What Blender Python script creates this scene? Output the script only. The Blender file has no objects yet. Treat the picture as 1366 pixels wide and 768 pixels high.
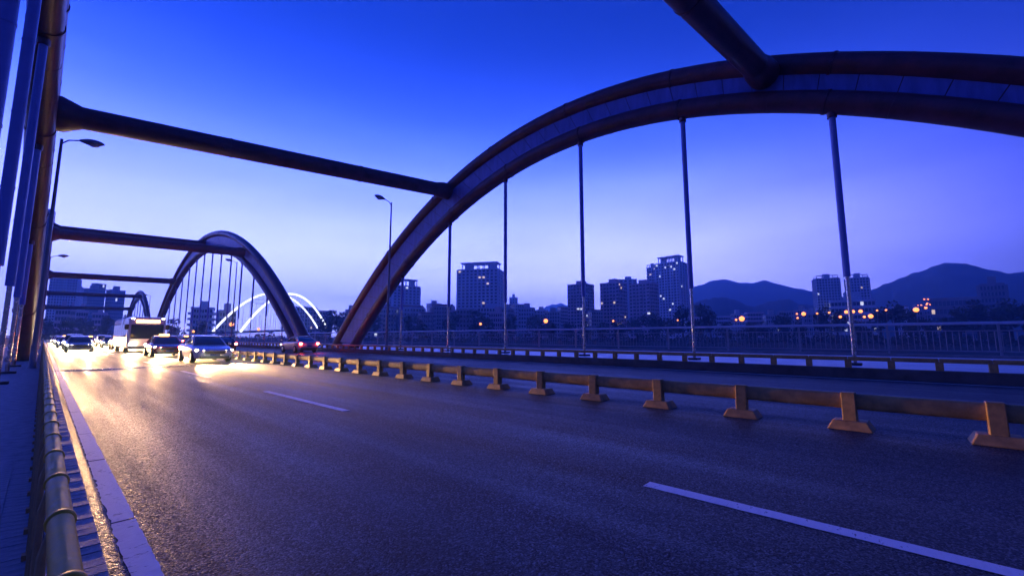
import bpy, bmesh, math, random
from mathutils import Vector, Matrix
random.seed(7)
SC = bpy.context.scene
COL = SC.collection
R = math.radians

# ------------------------------------------------------------------ camera
# road runs along +Y, +X is to the right of it, asphalt is Z = 0
FPX, VX, VY, CH = 560.0, 57.0, 449.5, 1.35
PITCH = math.atan((VY - 384) / FPX)
YAW = math.atan((683 - VX) / math.hypot(FPX, VY - 384))
cd = bpy.data.cameras.new('camera')
cam = bpy.data.objects.new('camera', cd); COL.objects.link(cam)
cd.sensor_width = 36; cd.lens = 36 * FPX / 1366
cd.clip_start = 0.05; cd.clip_end = 20000
cam.location = (0, 0, CH)
cam.rotation_euler = (math.pi / 2 + PITCH, 0, -YAW)
SC.camera = cam

# ------------------------------------------------------------------ sky, sun, exposure (dusk)
SUN_EL, SUN_AZ = R(-2.0), R(14)         # the sun has just gone down beyond the far left end of the road
w = bpy.data.worlds.new('World'); SC.world = w; w.use_nodes = True
nt = w.node_tree; N = nt.nodes; L = nt.links
bg = N['Background']; bg.inputs[1].default_value = 0.15
sky = N.new('ShaderNodeTexSky'); sky.sky_type = 'NISHITA'; sky.sun_disc = False
sky.sun_elevation = SUN_EL; sky.sun_rotation = SUN_AZ; sky.ozone_density = 6; sky.dust_density = 0.6; sky.air_density = 1.0
tint = N.new('ShaderNodeMix'); tint.data_type = 'RGBA'; tint.blend_type = 'MULTIPLY'; tint.inputs[0].default_value = 1
tint.inputs[7].default_value = (0.04, 0.30, 0.62, 1)
L.new(sky.outputs[0], tint.inputs[6])
# afterglow: pale lavender low down, fading with height and away from where the sun went
tc = N.new('ShaderNodeTexCoord'); sep = N.new('ShaderNodeSeparateXYZ'); L.new(tc.outputs['Generated'], sep.inputs[0])
ramp = N.new('ShaderNodeValToRGB'); L.new(sep.outputs[2], ramp.inputs[0])
cr = ramp.color_ramp; cr.interpolation = 'B_SPLINE'
cr.elements[0].position = 0.0; cr.elements[0].color = (0.44, 0.43, 1.0, 1)
cr.elements[1].position = 0.66; cr.elements[1].color = (0, 0, 0, 1)
for p, c in ((0.17, (0.24, 0.24, 1.0)), (0.34, (0.034, 0.062, 0.50)), (0.5, (0.0, 0.004, 0.03))):
    e = cr.elements.new(p); e.color = (*c, 1)
dot = N.new('ShaderNodeVectorMath'); dot.operation = 'DOT_PRODUCT'; L.new(tc.outputs['Generated'], dot.inputs[0])
dot.inputs[1].default_value = (math.sin(R(25)), math.cos(R(25)), 0)
mrg = N.new('ShaderNodeMapRange'); L.new(dot.outputs['Value'], mrg.inputs[0])
mrg.inputs[1].default_value = 0.05; mrg.inputs[2].default_value = 0.9; mrg.inputs[3].default_value = 0.04; mrg.inputs[4].default_value = 1.0; mrg.interpolation_type = 'SMOOTHSTEP'
cmap = N.new('ShaderNodeMapping'); cmap.inputs['Scale'].default_value = (1, 1, 5); L.new(tc.outputs['Generated'], cmap.inputs[0])
cnz = N.new('ShaderNodeTexNoise'); cnz.inputs['Scale'].default_value = 2.2; cnz.inputs['Detail'].default_value = 5; L.new(cmap.outputs[0], cnz.inputs['Vector'])   # faint uneven high haze
cmr = N.new('ShaderNodeMapRange'); L.new(cnz.outputs[0], cmr.inputs[0]); cmr.inputs[1].default_value = .3; cmr.inputs[2].default_value = .7; cmr.inputs[3].default_value = .88 ; cmr.inputs[4].default_value = 1.12
cmu = N.new('ShaderNodeMath'); cmu.operation = 'MULTIPLY'; L.new(mrg.outputs[0], cmu.inputs[0]); L.new(cmr.outputs[0], cmu.inputs[1])
glow = N.new('ShaderNodeVectorMath'); glow.operation = 'SCALE'; L.new(ramp.outputs[0], glow.inputs[0]); L.new(cmu.outputs[0], glow.inputs['Scale'])
add = N.new('ShaderNodeMix'); add.data_type = 'RGBA'; add.blend_type = 'ADD'; add.inputs[0].default_value = 1
L.new(tint.outputs[2], add.inputs[6]); L.new(glow.outputs[0], add.inputs[7])
L.new(add.outputs[2], bg.inputs[0])

sd = bpy.data.lights.new('sun', 'SUN'); sd.energy = 0.002; sd.angle = R(10); sd.color = (1, 0.8, 0.75)
sun = bpy.data.objects.new('sun', sd); COL.objects.link(sun)
sdir = Vector((math.sin(SUN_AZ) * math.cos(SUN_EL), math.cos(SUN_AZ) * math.cos(SUN_EL), math.sin(R(1.5))))
sun.rotation_euler = sdir.to_track_quat('Z', 'Y').to_euler()

SC.render.engine = 'CYCLES'
SC.cycles.use_denoising = True
SC.cycles.max_bounces = 6; SC.cycles.volume_bounces = 1
SC.cycles.sample_clamp_indirect = 4
SC.view_settings.view_transform = 'Standard'; SC.view_settings.look = 'None'
SC.view_settings.exposure = 5.4; SC.view_settings.gamma = 1; SC.view_settings.use_curve_mapping = False

# ------------------------------------------------------------------ helpers
_f = Vector((math.sin(YAW) * math.cos(PITCH), math.cos(YAW) * math.cos(PITCH), math.sin(PITCH)))
_r = Vector((math.cos(YAW), -math.sin(YAW), 0)); _u = _r.cross(_f)
def at(px, py, dist):
    """place a far thing: bearing and height read off the photograph, real distance chosen"""
    r = _f + _r * ((px - 683) / FPX) - _u * ((py - 384) / FPX)
    t = dist / math.hypot(r.x, r.y)
    return Vector((0, 0, CH)) + r * t
def mpp(px, dist):                      # metres per photograph pixel, across the view, at that distance
    return (at(px + 1, 420, dist) - at(px, 420, dist)).length

class MB:
    def __init__(s): s.v = []; s.f = []
    def add(s, vs, fs):
        o = len(s.v); s.v += [tuple(v) for v in vs]; s.f += [tuple(i + o for i in f) for f in fs]; return s
    def box(s, x0, x1, y0, y1, z0, z1, M=None):
        vs = [Vector(p) for p in ((x0,y0,z0),(x1,y0,z0),(x1,y1,z0),(x0,y1,z0),(x0,y0,z1),(x1,y0,z1),(x1,y1,z1),(x0,y1,z1))]
        if M: vs = [M @ v for v in vs]
        return s.add(vs, [(0,3,2,1),(4,5,6,7),(0,1,5,4),(1,2,6,5),(2,3,7,6),(3,0,4,7)])
    def frustum(s, c, b, t, z0, z1):    # rectangular foot: half sizes b below, t above
        vs = [(c[0]+sx*q[0], c[1]+sy*q[1], z) for q, z in ((b, z0), (t, z1)) for sx, sy in ((-1,-1),(1,-1),(1,1),(-1,1))]
        return s.add(vs, [(0,3,2,1),(4,5,6,7),(0,1,5,4),(1,2,6,5),(2,3,7,6),(3,0,4,7)])
    def tube(s, pts, rad, n=10, cap=True, ry=None):
        pts = [Vector(p) for p in pts]; k = len(pts)
        rads = rad if isinstance(rad, (list, tuple)) else [rad] * k
        o = len(s.v)
        for i, p in enumerate(pts):
            t = (pts[min(i+1, k-1)] - pts[max(i-1, 0)]).normalized()
            ref = Vector((0,0,1)) if abs(t.z) < 0.9 else Vector((1,0,0))
            if abs(t.x) < 0.3 and abs(t.z) < 0.999 : ref = Vector((1,0,0))
            a = t.cross(ref).normalized(); b = t.cross(a).normalized()
            for j in range(n):
                q = 2 * math.pi * j / n
                s.v.append(tuple(p + a * (math.cos(q) * rads[i]) + b * (math.sin(q) * (rads[i] if ry is None else ry))))
        for i in range(k - 1):
            for j in range(n):
                s.f.append((o+i*n+j, o+i*n+(j+1) % n, o+(i+1)*n+(j+1) % n, o+(i+1)*n+j))
        if cap:
            s.f.append(tuple(o + j for j in range(n))[::-1]); s.f.append(tuple(o + (k-1)*n + j for j in range(n)))
        return s
    def mesh(s, name, smooth=False):
        me = bpy.data.meshes.new(name); me.from_pydata(s.v, [], s.f); me.update()
        bm = bmesh.new(); bm.from_mesh(me); bmesh.ops.recalc_face_normals(bm, faces=bm.faces); bm.to_mesh(me); bm.free()
        if smooth:
            for p in me.polygons: p.use_smooth = True
            try: me.set_sharp_from_angle(angle=R(42))
            except Exception: pass
        return me
    def build(s, name, m, parent=None, smooth=False, bevel=0):
        me = s.mesh(name, smooth); me.materials.append(m)
        return link(name, me, parent, bevel)
def link(name, me, parent=None, bevel=0, loc=None, rz=None):
    o = bpy.data.objects.new(name, me); COL.objects.link(o)
    if parent: o.parent = parent
    if loc is not None: o.location = loc
    if rz is not None: o.rotation_euler.z = rz
    if bevel:
        b = o.modifiers.new('bevel', 'BEVEL'); b.width = bevel; b.segments = 2; b.limit_method = 'ANGLE'
    return o
def tag(o, label, cat, group=None):
    o['label'] = label; o['category'] = cat
    if group: o['group'] = group
    return o
def thing(name, label, cat, loc=(0,0,0), rz=0, group=None):
    o = bpy.data.objects.new(name, None); COL.objects.link(o); o.empty_display_size = 0.2
    o.location = loc; o.rotation_euler.z = rz
    return tag(o, label, cat, group)
def struct(o): o['kind'] = 'structure'; return o
def stuff(o): o['kind'] = 'stuff'; return o
def copy_tree(o, parent=None):
    c = o.copy(); COL.objects.link(c); c.parent = parent
    for ch in list(o.children): copy_tree(ch, c)
    return c
ORD = ['first','second','third','fourth','fifth','sixth','seventh','eighth','ninth','tenth','eleventh','twelfth','thirteenth','fourteenth','fifteenth','sixteenth','seventeenth','eighteenth','nineteenth','twentieth']
def ordn(i): return ORD[i] if i < 20 else 'twenty-' + ORD[i-20]

MATS = {}
def mat(name, col, rough=0.6, metal=0.0, var=0.15, scale=6.0, bump=0.0, bscale=60.0, emit=None, spec=0.5, coat=0.0, rvar=0.0, stretch=None):
    m = bpy.data.materials.new(name); m.use_nodes = True; MATS[name] = m
    n = m.node_tree.nodes; l = m.node_tree.links; b = n['Principled BSDF']
    b.inputs['Roughness'].default_value = rough; b.inputs['Metallic'].default_value = metal
    b.inputs['Specular IOR Level'].default_value = spec; b.inputs['Coat Weight'].default_value = coat
    b.inputs['Base Color'].default_value = (*col, 1)
    if emit:
        b.inputs['Emission Color'].default_value = (*emit[0], 1); b.inputs['Emission Strength'].default_value = emit[1]
        return m
    t = n.new('ShaderNodeTexCoord'); src = t.outputs['Object']
    if stretch:
        mp = n.new('ShaderNodeMapping'); mp.inputs['Scale'].default_value = stretch; l.new(src, mp.inputs[0]); src = mp.outputs[0]
    if var:
        nz = n.new('ShaderNodeTexNoise'); nz.inputs['Scale'].default_value = scale; nz.inputs['Detail'].default_value = 6; nz.inputs['Roughness'].default_value = 0.65
        l.new(src, nz.inputs['Vector'])
        r = n.new('ShaderNodeValToRGB'); l.new(nz.outputs[0], r.inputs[0])
        r.color_ramp.elements[0].position = 0.3; r.color_ramp.elements[1].position = 0.7
        r.color_ramp.elements[0].color = (*[c * (1 - var) for c in col], 1); r.color_ramp.elements[1].color = (*[min(1, c * (1 + var)) for c in col], 1)
        l.new(r.outputs[0], b.inputs['Base Color'])
        if rvar:
            mr = n.new('ShaderNodeMapRange'); l.new(nz.outputs[0], mr.inputs[0]); mr.inputs[1].default_value = .3; mr.inputs[2].default_value = .7
            mr.inputs[3].default_value = rough - rvar; mr.inputs[4].default_value = rough + rvar; l.new(mr.outputs[0], b.inputs['Roughness'])
    if bump:
        nb = n.new('ShaderNodeTexNoise'); nb.inputs['Scale'].default_value = bscale; nb.inputs['Detail'].default_value = 4; l.new(src, nb.inputs['Vector'])
        bp = n.new('ShaderNodeBump'); bp.inputs['Strength'].default_value = bump; bp.inputs['Distance'].default_value = 0.01
        l.new(nb.outputs[0], bp.inputs['Height']); l.new(bp.outputs[0], b.inputs['Normal'])
    return m

def asphalt(name):
    m = bpy.data.materials.new(name); m.use_nodes = True; MATS[name] = m
    n = m.node_tree.nodes; l = m.node_tree.links; b = n['Principled BSDF']
    t = n.new('ShaderNodeTexCoord')
    vo = n.new('ShaderNodeTexVoronoi'); vo.inputs['Scale'].default_value = 85; l.new(t.outputs['Object'], vo.inputs['Vector'])
    big = n.new('ShaderNodeTexNoise'); big.inputs['Scale'].default_value = 0.7; big.inputs['Detail'].default_value = 5; l.new(t.outputs['Object'], big.inputs['Vector'])
    mp = n.new('ShaderNodeMapping'); mp.inputs['Scale'].default_value = (2.2, 0.06, 1); l.new(t.outputs['Object'], mp.inputs[0])
    trk = n.new('ShaderNodeTexNoise'); trk.inputs['Scale'].default_value = 1.0; trk.inputs['Detail'].default_value = 3; l.new(mp.outputs[0], trk.inputs['Vector'])
    bw = n.new('ShaderNodeSeparateColor'); l.new(vo.outputs['Color'], bw.inputs[0])
    cr = n.new('ShaderNodeValToRGB'); l.new(bw.outputs[0], cr.inputs[0])
    cr.color_ramp.elements[0].color = (0.006, 0.010, 0.016, 1); cr.color_ramp.elements[1].color = (0.11, 0.14, 0.17, 1); cr.color_ramp.elements[1].position = 1.0
    e = cr.color_ramp.elements.new(0.7); e.color = (0.019, 0.028, 0.042, 1)
    mr = n.new('ShaderNodeMapRange'); l.new(big.outputs[0], mr.inputs[0]); mr.inputs[1].default_value = .3; mr.inputs[2].default_value = .7; mr.inputs[3].default_value = .7; mr.inputs[4].default_value = 1.3
    mr2 = n.new('ShaderNodeMapRange'); l.new(trk.outputs[0], mr2.inputs[0]); mr2.inputs[1].default_value = .3; mr2.inputs[2].default_value = .7; mr2.inputs[3].default_value = .6; mr2.inputs[4].default_value = 1.35
    mu = n.new('ShaderNodeMath'); mu.operation = 'MULTIPLY'; l.new(mr.outputs[0], mu.inputs[0]); l.new(mr2.outputs[0], mu.inputs[1])
    mx = n.new('ShaderNodeVectorMath'); mx.operation = 'SCALE'; l.new(cr.outputs[0], mx.inputs[0]); l.new(mu.outputs[0], mx.inputs['Scale'])
    l.new(mx.outputs[0], b.inputs['Base Color'])
    rr = n.new('ShaderNodeMapRange'); l.new(bw.outputs[1], rr.inputs[0]); rr.inputs[3].default_value = .42; rr.inputs[4].default_value = .85
    rt = n.new('ShaderNodeMapRange'); l.new(trk.outputs[0], rt.inputs[0]); rt.inputs[1].default_value = .3; rt.inputs[2].default_value = .7; rt.inputs[3].default_value = -.16; rt.inputs[4].default_value = .14
    ra = n.new('ShaderNodeMath'); ra.operation = 'ADD'; l.new(rr.outputs[0], ra.inputs[0]); l.new(rt.outputs[0], ra.inputs[1])
    l.new(ra.outputs[0], b.inputs['Roughness'])
    bp = n.new('ShaderNodeBump'); bp.inputs['Strength'].default_value = 0.4; bp.inputs['Distance'].default_value = 0.006
    l.new(vo.outputs['Distance'], bp.inputs['Height']); bp.invert = True; l.new(bp.outputs[0], b.inputs['Normal'])
    b.inputs['Specular IOR Level'].default_value = 0.3
    return m
asphalt('asphalt')
def worn_paint(name, col):
    """road paint that has flaked off in patches (the bare asphalt shows through)"""
    m = mat(name, col, 0.6, var=0)
    n = m.node_tree.nodes; l = m.node_tree.links; b = n['Principled BSDF']
    t = n.new('ShaderNodeTexCoord'); nz = n.new('ShaderNodeTexNoise'); nz.inputs['Scale'].default_value = 9; nz.inputs['Detail'].default_value = 8; nz.inputs['Roughness'].default_value = .7
    mp = n.new('ShaderNodeMapping'); mp.inputs['Scale'].default_value = (1, 2.2, 1); l.new(t.outputs['Object'], mp.inputs[0]); l.new(mp.outputs[0], nz.inputs['Vector'])
    r = n.new('ShaderNodeValToRGB'); l.new(nz.outputs[0], r.inputs[0])
    r.color_ramp.elements[0].position = .34; r.color_ramp.elements[0].color = (0.10, 0.10, 0.11, 1)
    r.color_ramp.elements[1].position = .42; r.color_ramp.elements[1].color = (*col, 1)
    e = r.color_ramp.elements.new(.7); e.color = (*[c * .86 for c in col], 1)
    l.new(r.outputs[0], b.inputs['Base Color'])
    bp = n.new('ShaderNodeBump'); bp.inputs['Strength'].default_value = .4; bp.inputs['Distance'].default_value = .003; l.new(nz.outputs[0], bp.inputs['Height']); l.new(bp.outputs[0], b.inputs['Normal'])
worn_paint('road_paint', (0.85, 0.85, 0.84))
mat('arch_paint', (0.105, 0.032, 0.045), 0.42, var=.40, scale=1.6, bump=.05, bscale=14, rvar=.08)
mat('web_paint', (0.12, 0.15, 0.44), 0.45, var=.25, scale=1.1, stretch=(1,2.5,.5), rvar=.06)
mat('dark_steel', (0.06, 0.04, 0.045), 0.5)
mat('sleeve_paint', (0.20, 0.25, 0.58), 0.35, var=.10, scale=2, rvar=.06)
mat('stainless', (0.55, 0.52, 0.50), 0.25, 0.9, var=.15, scale=5, rvar=.08)
mat('gold_paint', (0.86, 0.42, 0.03), 0.55, 0.0, spec=.2, var=.25, scale=9, bump=.12, bscale=40, rvar=.1)
mat('ochre_paint', (0.44, 0.25, 0.08), 0.6, var=.42, scale=5, bump=.1, bscale=30, rvar=.08)
mat('paver', (0.36, 0.36, 0.36), 0.75, var=.35, scale=7, bump=.35, bscale=90)
mat('paver_joint', (0.05, 0.05, 0.05), 0.9)
mat('kerb_stone', (0.30, 0.28, 0.26), 0.7, var=.35, scale=12, bump=.3, bscale=70)
mat('pale_paving', (0.56, 0.56, 0.56), 0.42, var=.2, scale=.8, bump=.15, bscale=25)
mat('concrete', (0.28, 0.27, 0.26), 0.8, var=.25, scale=1.5, bump=.2, bscale=20)
mat('dark_kerb', (0.09, 0.088, 0.085), 0.85, var=.3, scale=2, bump=.2, bscale=20)
mat('railing_steel', (0.36, 0.36, 0.38), 0.35, 0.6, var=.12, scale=4)
mat('bright_rail', (0.62, 0.63, 0.66), 0.4, 0.2, var=.1, scale=4)
mat('lamp_pole', (0.20, 0.20, 0.23), 0.4, 0.5, var=.15, scale=3)
mat('lamp_lens', (0.5, 0.5, 0.5), 0.2)
mat('soil', (0.06, 0.065, 0.04), 0.95, var=.4, scale=.05)
mat('forest', (0.045, 0.06, 0.04), 0.95, var=.5, scale=.01)
mat('bark', (0.07, 0.05, 0.035), 0.9)
def water_mat():
    m = mat('water', (0.01, 0.02, 0.03), 0.08, var=0, bump=.25, bscale=.8); return m
water_mat()

# ------------------------------------------------------------------ terrain and water
def land_h(x, y):
    r = math.hypot(x, y)
    k = min(1, max(0, (r - 215) / 45)); k = k * k * (3 - 2 * k)
    return -8.0 + k * 6.6 + (0.5 * math.sin(x * .03) * math.cos(y * .027) if r > 300 else 0)
g = MB(); rings = [0, 60, 140, 200, 215, 225, 235, 245, 255, 265, 300, 400, 600, 900, 1400, 2400, 4200, 9000]
NA = 96
for r_ in rings:
    for a in range(NA):
        q = 2 * math.pi * a / NA; x, y = r_ * math.sin(q), r_ * math.cos(q); g.v.append((x, y, land_h(x, y)))
for i in range(len(rings) - 1):
    for a in range(NA):
        g.f.append((i*NA+a, i*NA+(a+1) % NA, (i+1)*NA+(a+1) % NA, (i+1)*NA+a))
struct(g.build('ground', MATS['soil'], smooth=True))
wt = MB(); wt.add([(230*math.sin(2*math.pi*a/64), 230*math.cos(2*math.pi*a/64), -6.5) for a in range(64)], [tuple(range(64))])
struct(wt.build('water', MATS['water']))

# ------------------------------------------------------------------ bridge deck
Y0, Y1 = -30.0, 420.0
XK, XRK = 0.30, 18.2         # kerb faces left and right
ZL, ZKL, ZR = -0.13, 0.25, 0.33
def slab(name, x0, x1, z, m, y0=Y0, y1=Y1, th=0.3):
    return struct(MB().box(x0, x1, y0, y1, z - th, z).build(name, MATS[m]))
slab('road', XK - .05, XRK + .05, 0.0, 'asphalt', th=.6)
sw_l = slab('sidewalk', -4.2, 0.099, ZL - .012, 'paver', th=.5)
sw_r = slab('sidewalk', XRK + .30, 31.2, ZR, 'pale_paving', th=.6)
kerb_l = struct(MB().box(0.10, XK, Y0, Y1, -.4, ZKL - .014).build('kerb', MATS['paver_joint']))
kerb_r = struct(MB().box(XRK, XRK + .30, Y0, Y1, -.3, ZR + .006).build('kerb', MATS['dark_kerb'], bevel=.02))
struct(MB().box(-5, 32, Y0, Y1, -1.6, -.65).build('bridge_deck', MATS['concrete']))
# left pavement: individual paving blocks near the camera, then laid bands
tile = MB().box(-.097, .097, -.047, .047, -.05, 0).mesh('paving_block'); tile.materials.append(MATS['paver'])
cnt = 0
for j in range(48):
    for i in range(6):
        x = -0.002 - i * .2; y = 2.95 + j * .1 + (.05 if i % 2 else 0)
        link('paving_block', tile, sw_l, loc=(x, y, ZL + random.uniform(-.002, .002))).rotation_euler = (random.uniform(-.006, .006), random.uniform(-.006, .006), random.uniform(-.004, .004)); cnt += 1
rest = MB()
for j in range(48, 420):
    for i in range(6):
        x = -0.002 - i * .2; y = 2.95 + j * .1 + (.05 if i % 2 else 0); z = ZL + random.uniform(-.002, .002)
        rest.add([(x-.097,y-.046,z),(x+.097,y-.046,z),(x+.097,y+.046,z),(x-.097,y+.046,z)], [(0,1,2,3)])
stuff(rest.build('paving_blocks_far', MATS['paver'], sw_l))
kb = MB().box(-.10, .10, -.046, .046, -.05, 0).mesh('kerb_block'); kb.materials.append(MATS['kerb_stone'])
for j in range(130):
    link('kerb_block', kb, kerb_l, loc=(0.203, 1.2 + j * .1, ZKL + random.uniform(-.003, .003))).rotation_euler = (random.uniform(-.01, .01), random.uniform(-.008, .008), random.uniform(-.01, .01))
rest = MB()
for j in range(130, 500):
    y = 1.2 + j * .1; z = ZKL + random.uniform(-.003, .003)
    rest.add([(.103,y-.046,z),(.303,y-.046,z),(.303,y+.046,z),(.103,y+.046,z)], [(0,1,2,3)])
stuff(rest.build('kerb_blocks_far', MATS['kerb_stone'], kerb_l))
# painted markings, ragged where the paint has flaked
def stripe(name, xc, wd, y0, y1, rag=.008, step=.06):
    m = MB(); n = max(2, int((y1 - y0) / step)); pl = []; 
    for i in range(n + 1):
        y = y0 + (y1 - y0) * i / n
        pl.append((xc - wd/2 + random.gauss(0, rag), y, .004)); pl.append((xc + wd/2 + random.gauss(0, rag * .4), y, .004))
    m.add(pl, [(2*i, 2*i+1, 2*i+3, 2*i+2) for i in range(n)])
    return struct(m.build(name, MATS['road_paint']))
y = 0.6
for ln in (2.0, 1.75, 2.3, 1.9, 2.6, 3.2, 2.4, 4.0, 3.6, 5.0, 6.0, 8.0):
    stripe('edge_line', 0.515, 0.135, y, y + ln - random.uniform(.012, .05), .006 if y < 6 else .004); y += ln
stripe('edge_line', 0.515, .135, y, 400, .003, 2.0)
k = 0
for yy in [-2.4] + [7.6 + 9.5 * i for i in range(40)]:
    stripe('lane_line', 3.86, 0.15, yy, yy + 4.2, .003 if k < 3 else .001, .1 if k < 3 else .5); k += 1
stripe('edge_line', 17.75, 0.15, -20, 400, .003, 2.0)
for yy in [-6 + 9.5 * i for i in range(40)]:
    stripe('lane_line', 13.0, 0.15, yy, yy + 4.2, .001, .5)
for y in (24.6, 25.3):          # steel expansion joints across the near lanes
    struct(MB().box(XK + .02, 8.0, y, y + .06, -.02, .012).build('expansion_joint', MATS['stainless']))
# ------------------------------------------------------------------ arches
def rib(label, xf, c, aU, hU, aL, hL, D, dz, zfoot, hangers, zsleeve, npan, nseg=72, cs=0):
    t = thing('arch_rib', label, 'bridge arch', (xf(0), c, zfoot), group='arch ribs of the bridge')
    o = Vector((xf(0), c, zfoot))
    U = lambda q: Vector((xf(hU*(1-q*q)+dz), c + aU*q, hU*(1-q*q)+dz)) - o
    Lw = lambda q: Vector((xf(hL*(1-q*q)+dz), c + cs + aL*q, hL*(1-q*q)+dz)) - o
    qs = [-1.03 + 2.06*i/nseg for i in range(nseg+1)]
    MB().tube([U(q) for q in qs], D/2, 22).build('upper_tube', MATS['arch_paint'], t, True)
    MB().tube([Lw(q) for q in qs], D/2, 22).build('lower_tube', MATS['arch_paint'], t, True)
    core = MB()
    qc = [-.97 + 1.94*i/40 for i in range(41)]
    vs = []
    for q in qc:
        a, b = U(q), Lw(q)
        vs += [a + Vector((-.11,0,0)), b + Vector((-.11,0,0)), a + Vector((.11,0,0)), b + Vector((.11,0,0))]
    fs = []
    for i in range(40):
        k_ = 4*i; fs += [(k_, k_+1, k_+5, k_+4), (k_+2, k_+6, k_+7, k_+3)]
    core.add(vs, fs); core.build('web_core', MATS['dark_steel'], t)
    for i in range(npan):           # welded web plates between the two tubes
        q0 = -.97 + 1.94*i/npan + .0006; q1 = -.97 + 1.94*(i+1)/npan - .0006
        cc = [(U(q0)+Lw(q0))/2, (U(q1)+Lw(q1))/2]
        if max(cc[0].z, cc[1].z) < 0: continue
        p = []
        for q in (q0, q1):
            a, b = U(q), Lw(q)
            p += [a, b]
        ex = Vector((.13 + random.uniform(-.004, .004), 0, 0))
        m = MB().add([p[0]-ex, p[1]-ex, p[3]-ex, p[2]-ex, p[0]+ex, p[1]+ex, p[3]+ex, p[2]+ex],
                     [(0,1,2,3),(4,7,6,5),(0,4,5,1),(3,2,6,7),(0,3,7,4),(1,5,6,2)])
        m.build('web_panel', MATS['web_paint'], t)
    for i in range(27):             # tube joints: every third one a flange, the others plain weld seams
        q = -.94 + 1.88*i/26; fl = i % 3 == 1
        for F, nm in ((U, 'flange'), (Lw, 'flange')):
            p = F(q)
            if p.z < .3: continue
            d = (F(q+.001) - F(q-.001)).normalized()
            MB().tube([p - d*(.05 if fl else .018), p + d*(.05 if fl else .018)], D/2 + (.035 if fl else .012), 22).build('flange' if fl else 'weld_seam', MATS['arch_paint'], t, True)
    for s in (-1, 1):
        yb = (aU + aL)/2 * s + cs/2
        MB().frustum((0, yb), (D*.75, (aU-aL)/2 + D*.95), (D*.68, (aU-aL)/2 + D*.8), -.5, .22).build('footing', MATS['concrete'], t, bevel=.03)
    for hy in hangers:
        q = (hy - c - cs) / aL
        top = Lw(q); top.z -= D/2 - .05
        h = thing('hanger', '', ''); del h['label']; del h['category']; h.parent = t; h.location = (0, hy - c, 0)
        xb = 0.0
        lo = Vector((xb, 0, 0.06)); tp = Vector((top.x, 0, top.z))
        f = (zsleeve - zfoot - lo.z) / (tp.z - lo.z); mid = lo.lerp(tp, f)
        if mid.z > tp.z - .3: mid = lo.lerp(tp, .6)
        MB().tube([mid, tp], .115, 14).build('sleeve', MATS['sleeve_paint'], h, True)
        nb = int((tp.z - mid.z) / 2.2)
        for i in range(1, nb + 1):
            p = mid.lerp(tp, i / (nb + 1)); MB().tube([p - Vector((0,0,.025)), p + Vector((0,0,.025))], .123, 14).build('sleeve_band', MATS['sleeve_paint'], h, True)
        MB().tube([lo, mid], .066, 12).build('stem', MATS['stainless'], h, True)
        MB().box(-.26, .26, -.2, .2, 0, .09).build('base_plate', MATS['dark_steel'], h, bevel=.012)
        MB().tube([tp - Vector((0,0,.25)), tp + Vector((0,0,.12))], .165, 14).build('socket', MATS['arch_paint'], h, True)
    return dict(U=lambda y: U((y-c)/aU)+o, L=lambda y: Lw((y-c-cs)/aL)+o)
XRIB = 20.0
xr = lambda z: XRIB
xl = lambda z: -0.86
A1 = dict(aU=29.0, hU=14.85, aL=26.2, hL=13.05, D=.90, cs=-.9)
A2 = dict(aU=51.3, hU=20.85, aL=48.2, hL=18.2, D=1.1)
A3 = dict(aU=31.5, hU=16.0, aL=28.2, hL=13.9, D=.95)
SK = 2.7; DZL = -.3
R1 = rib('near right arch rib sweeping over the far side of the road', xr, 13.5, dz=0, zfoot=ZR, hangers=[-4.7, 1.1, 6.8, 12.65, 18.6, 24.35, 30.5], zsleeve=3.6, npan=46, **A1)
L1 = rib('near left arch rib seen edge-on beside the pavement', xl, 13.5 + SK, dz=DZL, zfoot=ZL, hangers=[10.6, 15.3, 21.2, 27.1, 33.0], zsleeve=3.0, npan=46, **A1)
H2 = [99.5 + 6.1*i for i in range(-7, 8)]
R2 = rib('tall middle arch rib on the right side of the bridge', xr, 99.5, dz=0, zfoot=ZR, hangers=H2, zsleeve=4.2, npan=60, **A2)
L2 = rib('middle arch rib on the left side, behind the lamp post', xl, 99.5 + SK, dz=DZL, zfoot=ZL, hangers=[y + SK for y in H2], zsleeve=4.2, npan=30, **A2)
H3 = [183 + 5.9*i for i in range(-3, 4)]
R3 = rib('farthest small arch rib on the right near the road end', xr, 183, dz=0, zfoot=ZR, hangers=H3, zsleeve=3.6, npan=30, **A3)
L3 = rib('farthest arch rib on the left at the road end', xl, 183 + SK, dz=DZL, zfoot=ZL, hangers=[y + SK for y in H3], zsleeve=3.6, npan=20, **A3)
def brace(label, Rr, Lr, y, D, yl=None, zr=0, zl=0):
    b = (Rr['U'](y) + Rr['L'](y)) / 2; yl = y + SK if yl is None else yl
    a = (Lr['U'](yl) + Lr['L'](yl)) / 2
    b.z += zr; a.z += zl
    t = thing('cross_brace', label, 'bridge brace', a, group='cross braces between the arches')
    v = b - a; d = v.normalized()
    MB().tube([Vector(), v], D/2, 22).build('brace_tube', MATS['arch_paint'], t, True)
    MB().tube([d*.25, d*.62, d*1.25], [D*.80, D*.78, D*.5], 22).build('flared_end', MATS['arch_paint'], t, True)
    MB().tube([v - d*.25, v - d*.8, v - d*1.3], [D*.62, D*.60, D*.5], 22).build('flared_end', MATS['arch_paint'], t, True)
    for f in (.33, .67):
        MB().tube([v*f - d*.05, v*f + d*.05], D/2+.03, 22).build('flange', MATS['arch_paint'], t, True)
brace('thick cross brace leaving the top of the picture', R1, L1, 3.2, 1.0, zr=.35)
brace('thick cross brace from left arch to the near right arch', R1, L1, 24.4, 1.0, zr=.85)
brace('lower front brace of the tall middle arch', R2, L2, 74.0, 1.25)
brace('upper brace at the crown of the tall middle arch', R2, L2, 99.5, 1.25)
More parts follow.
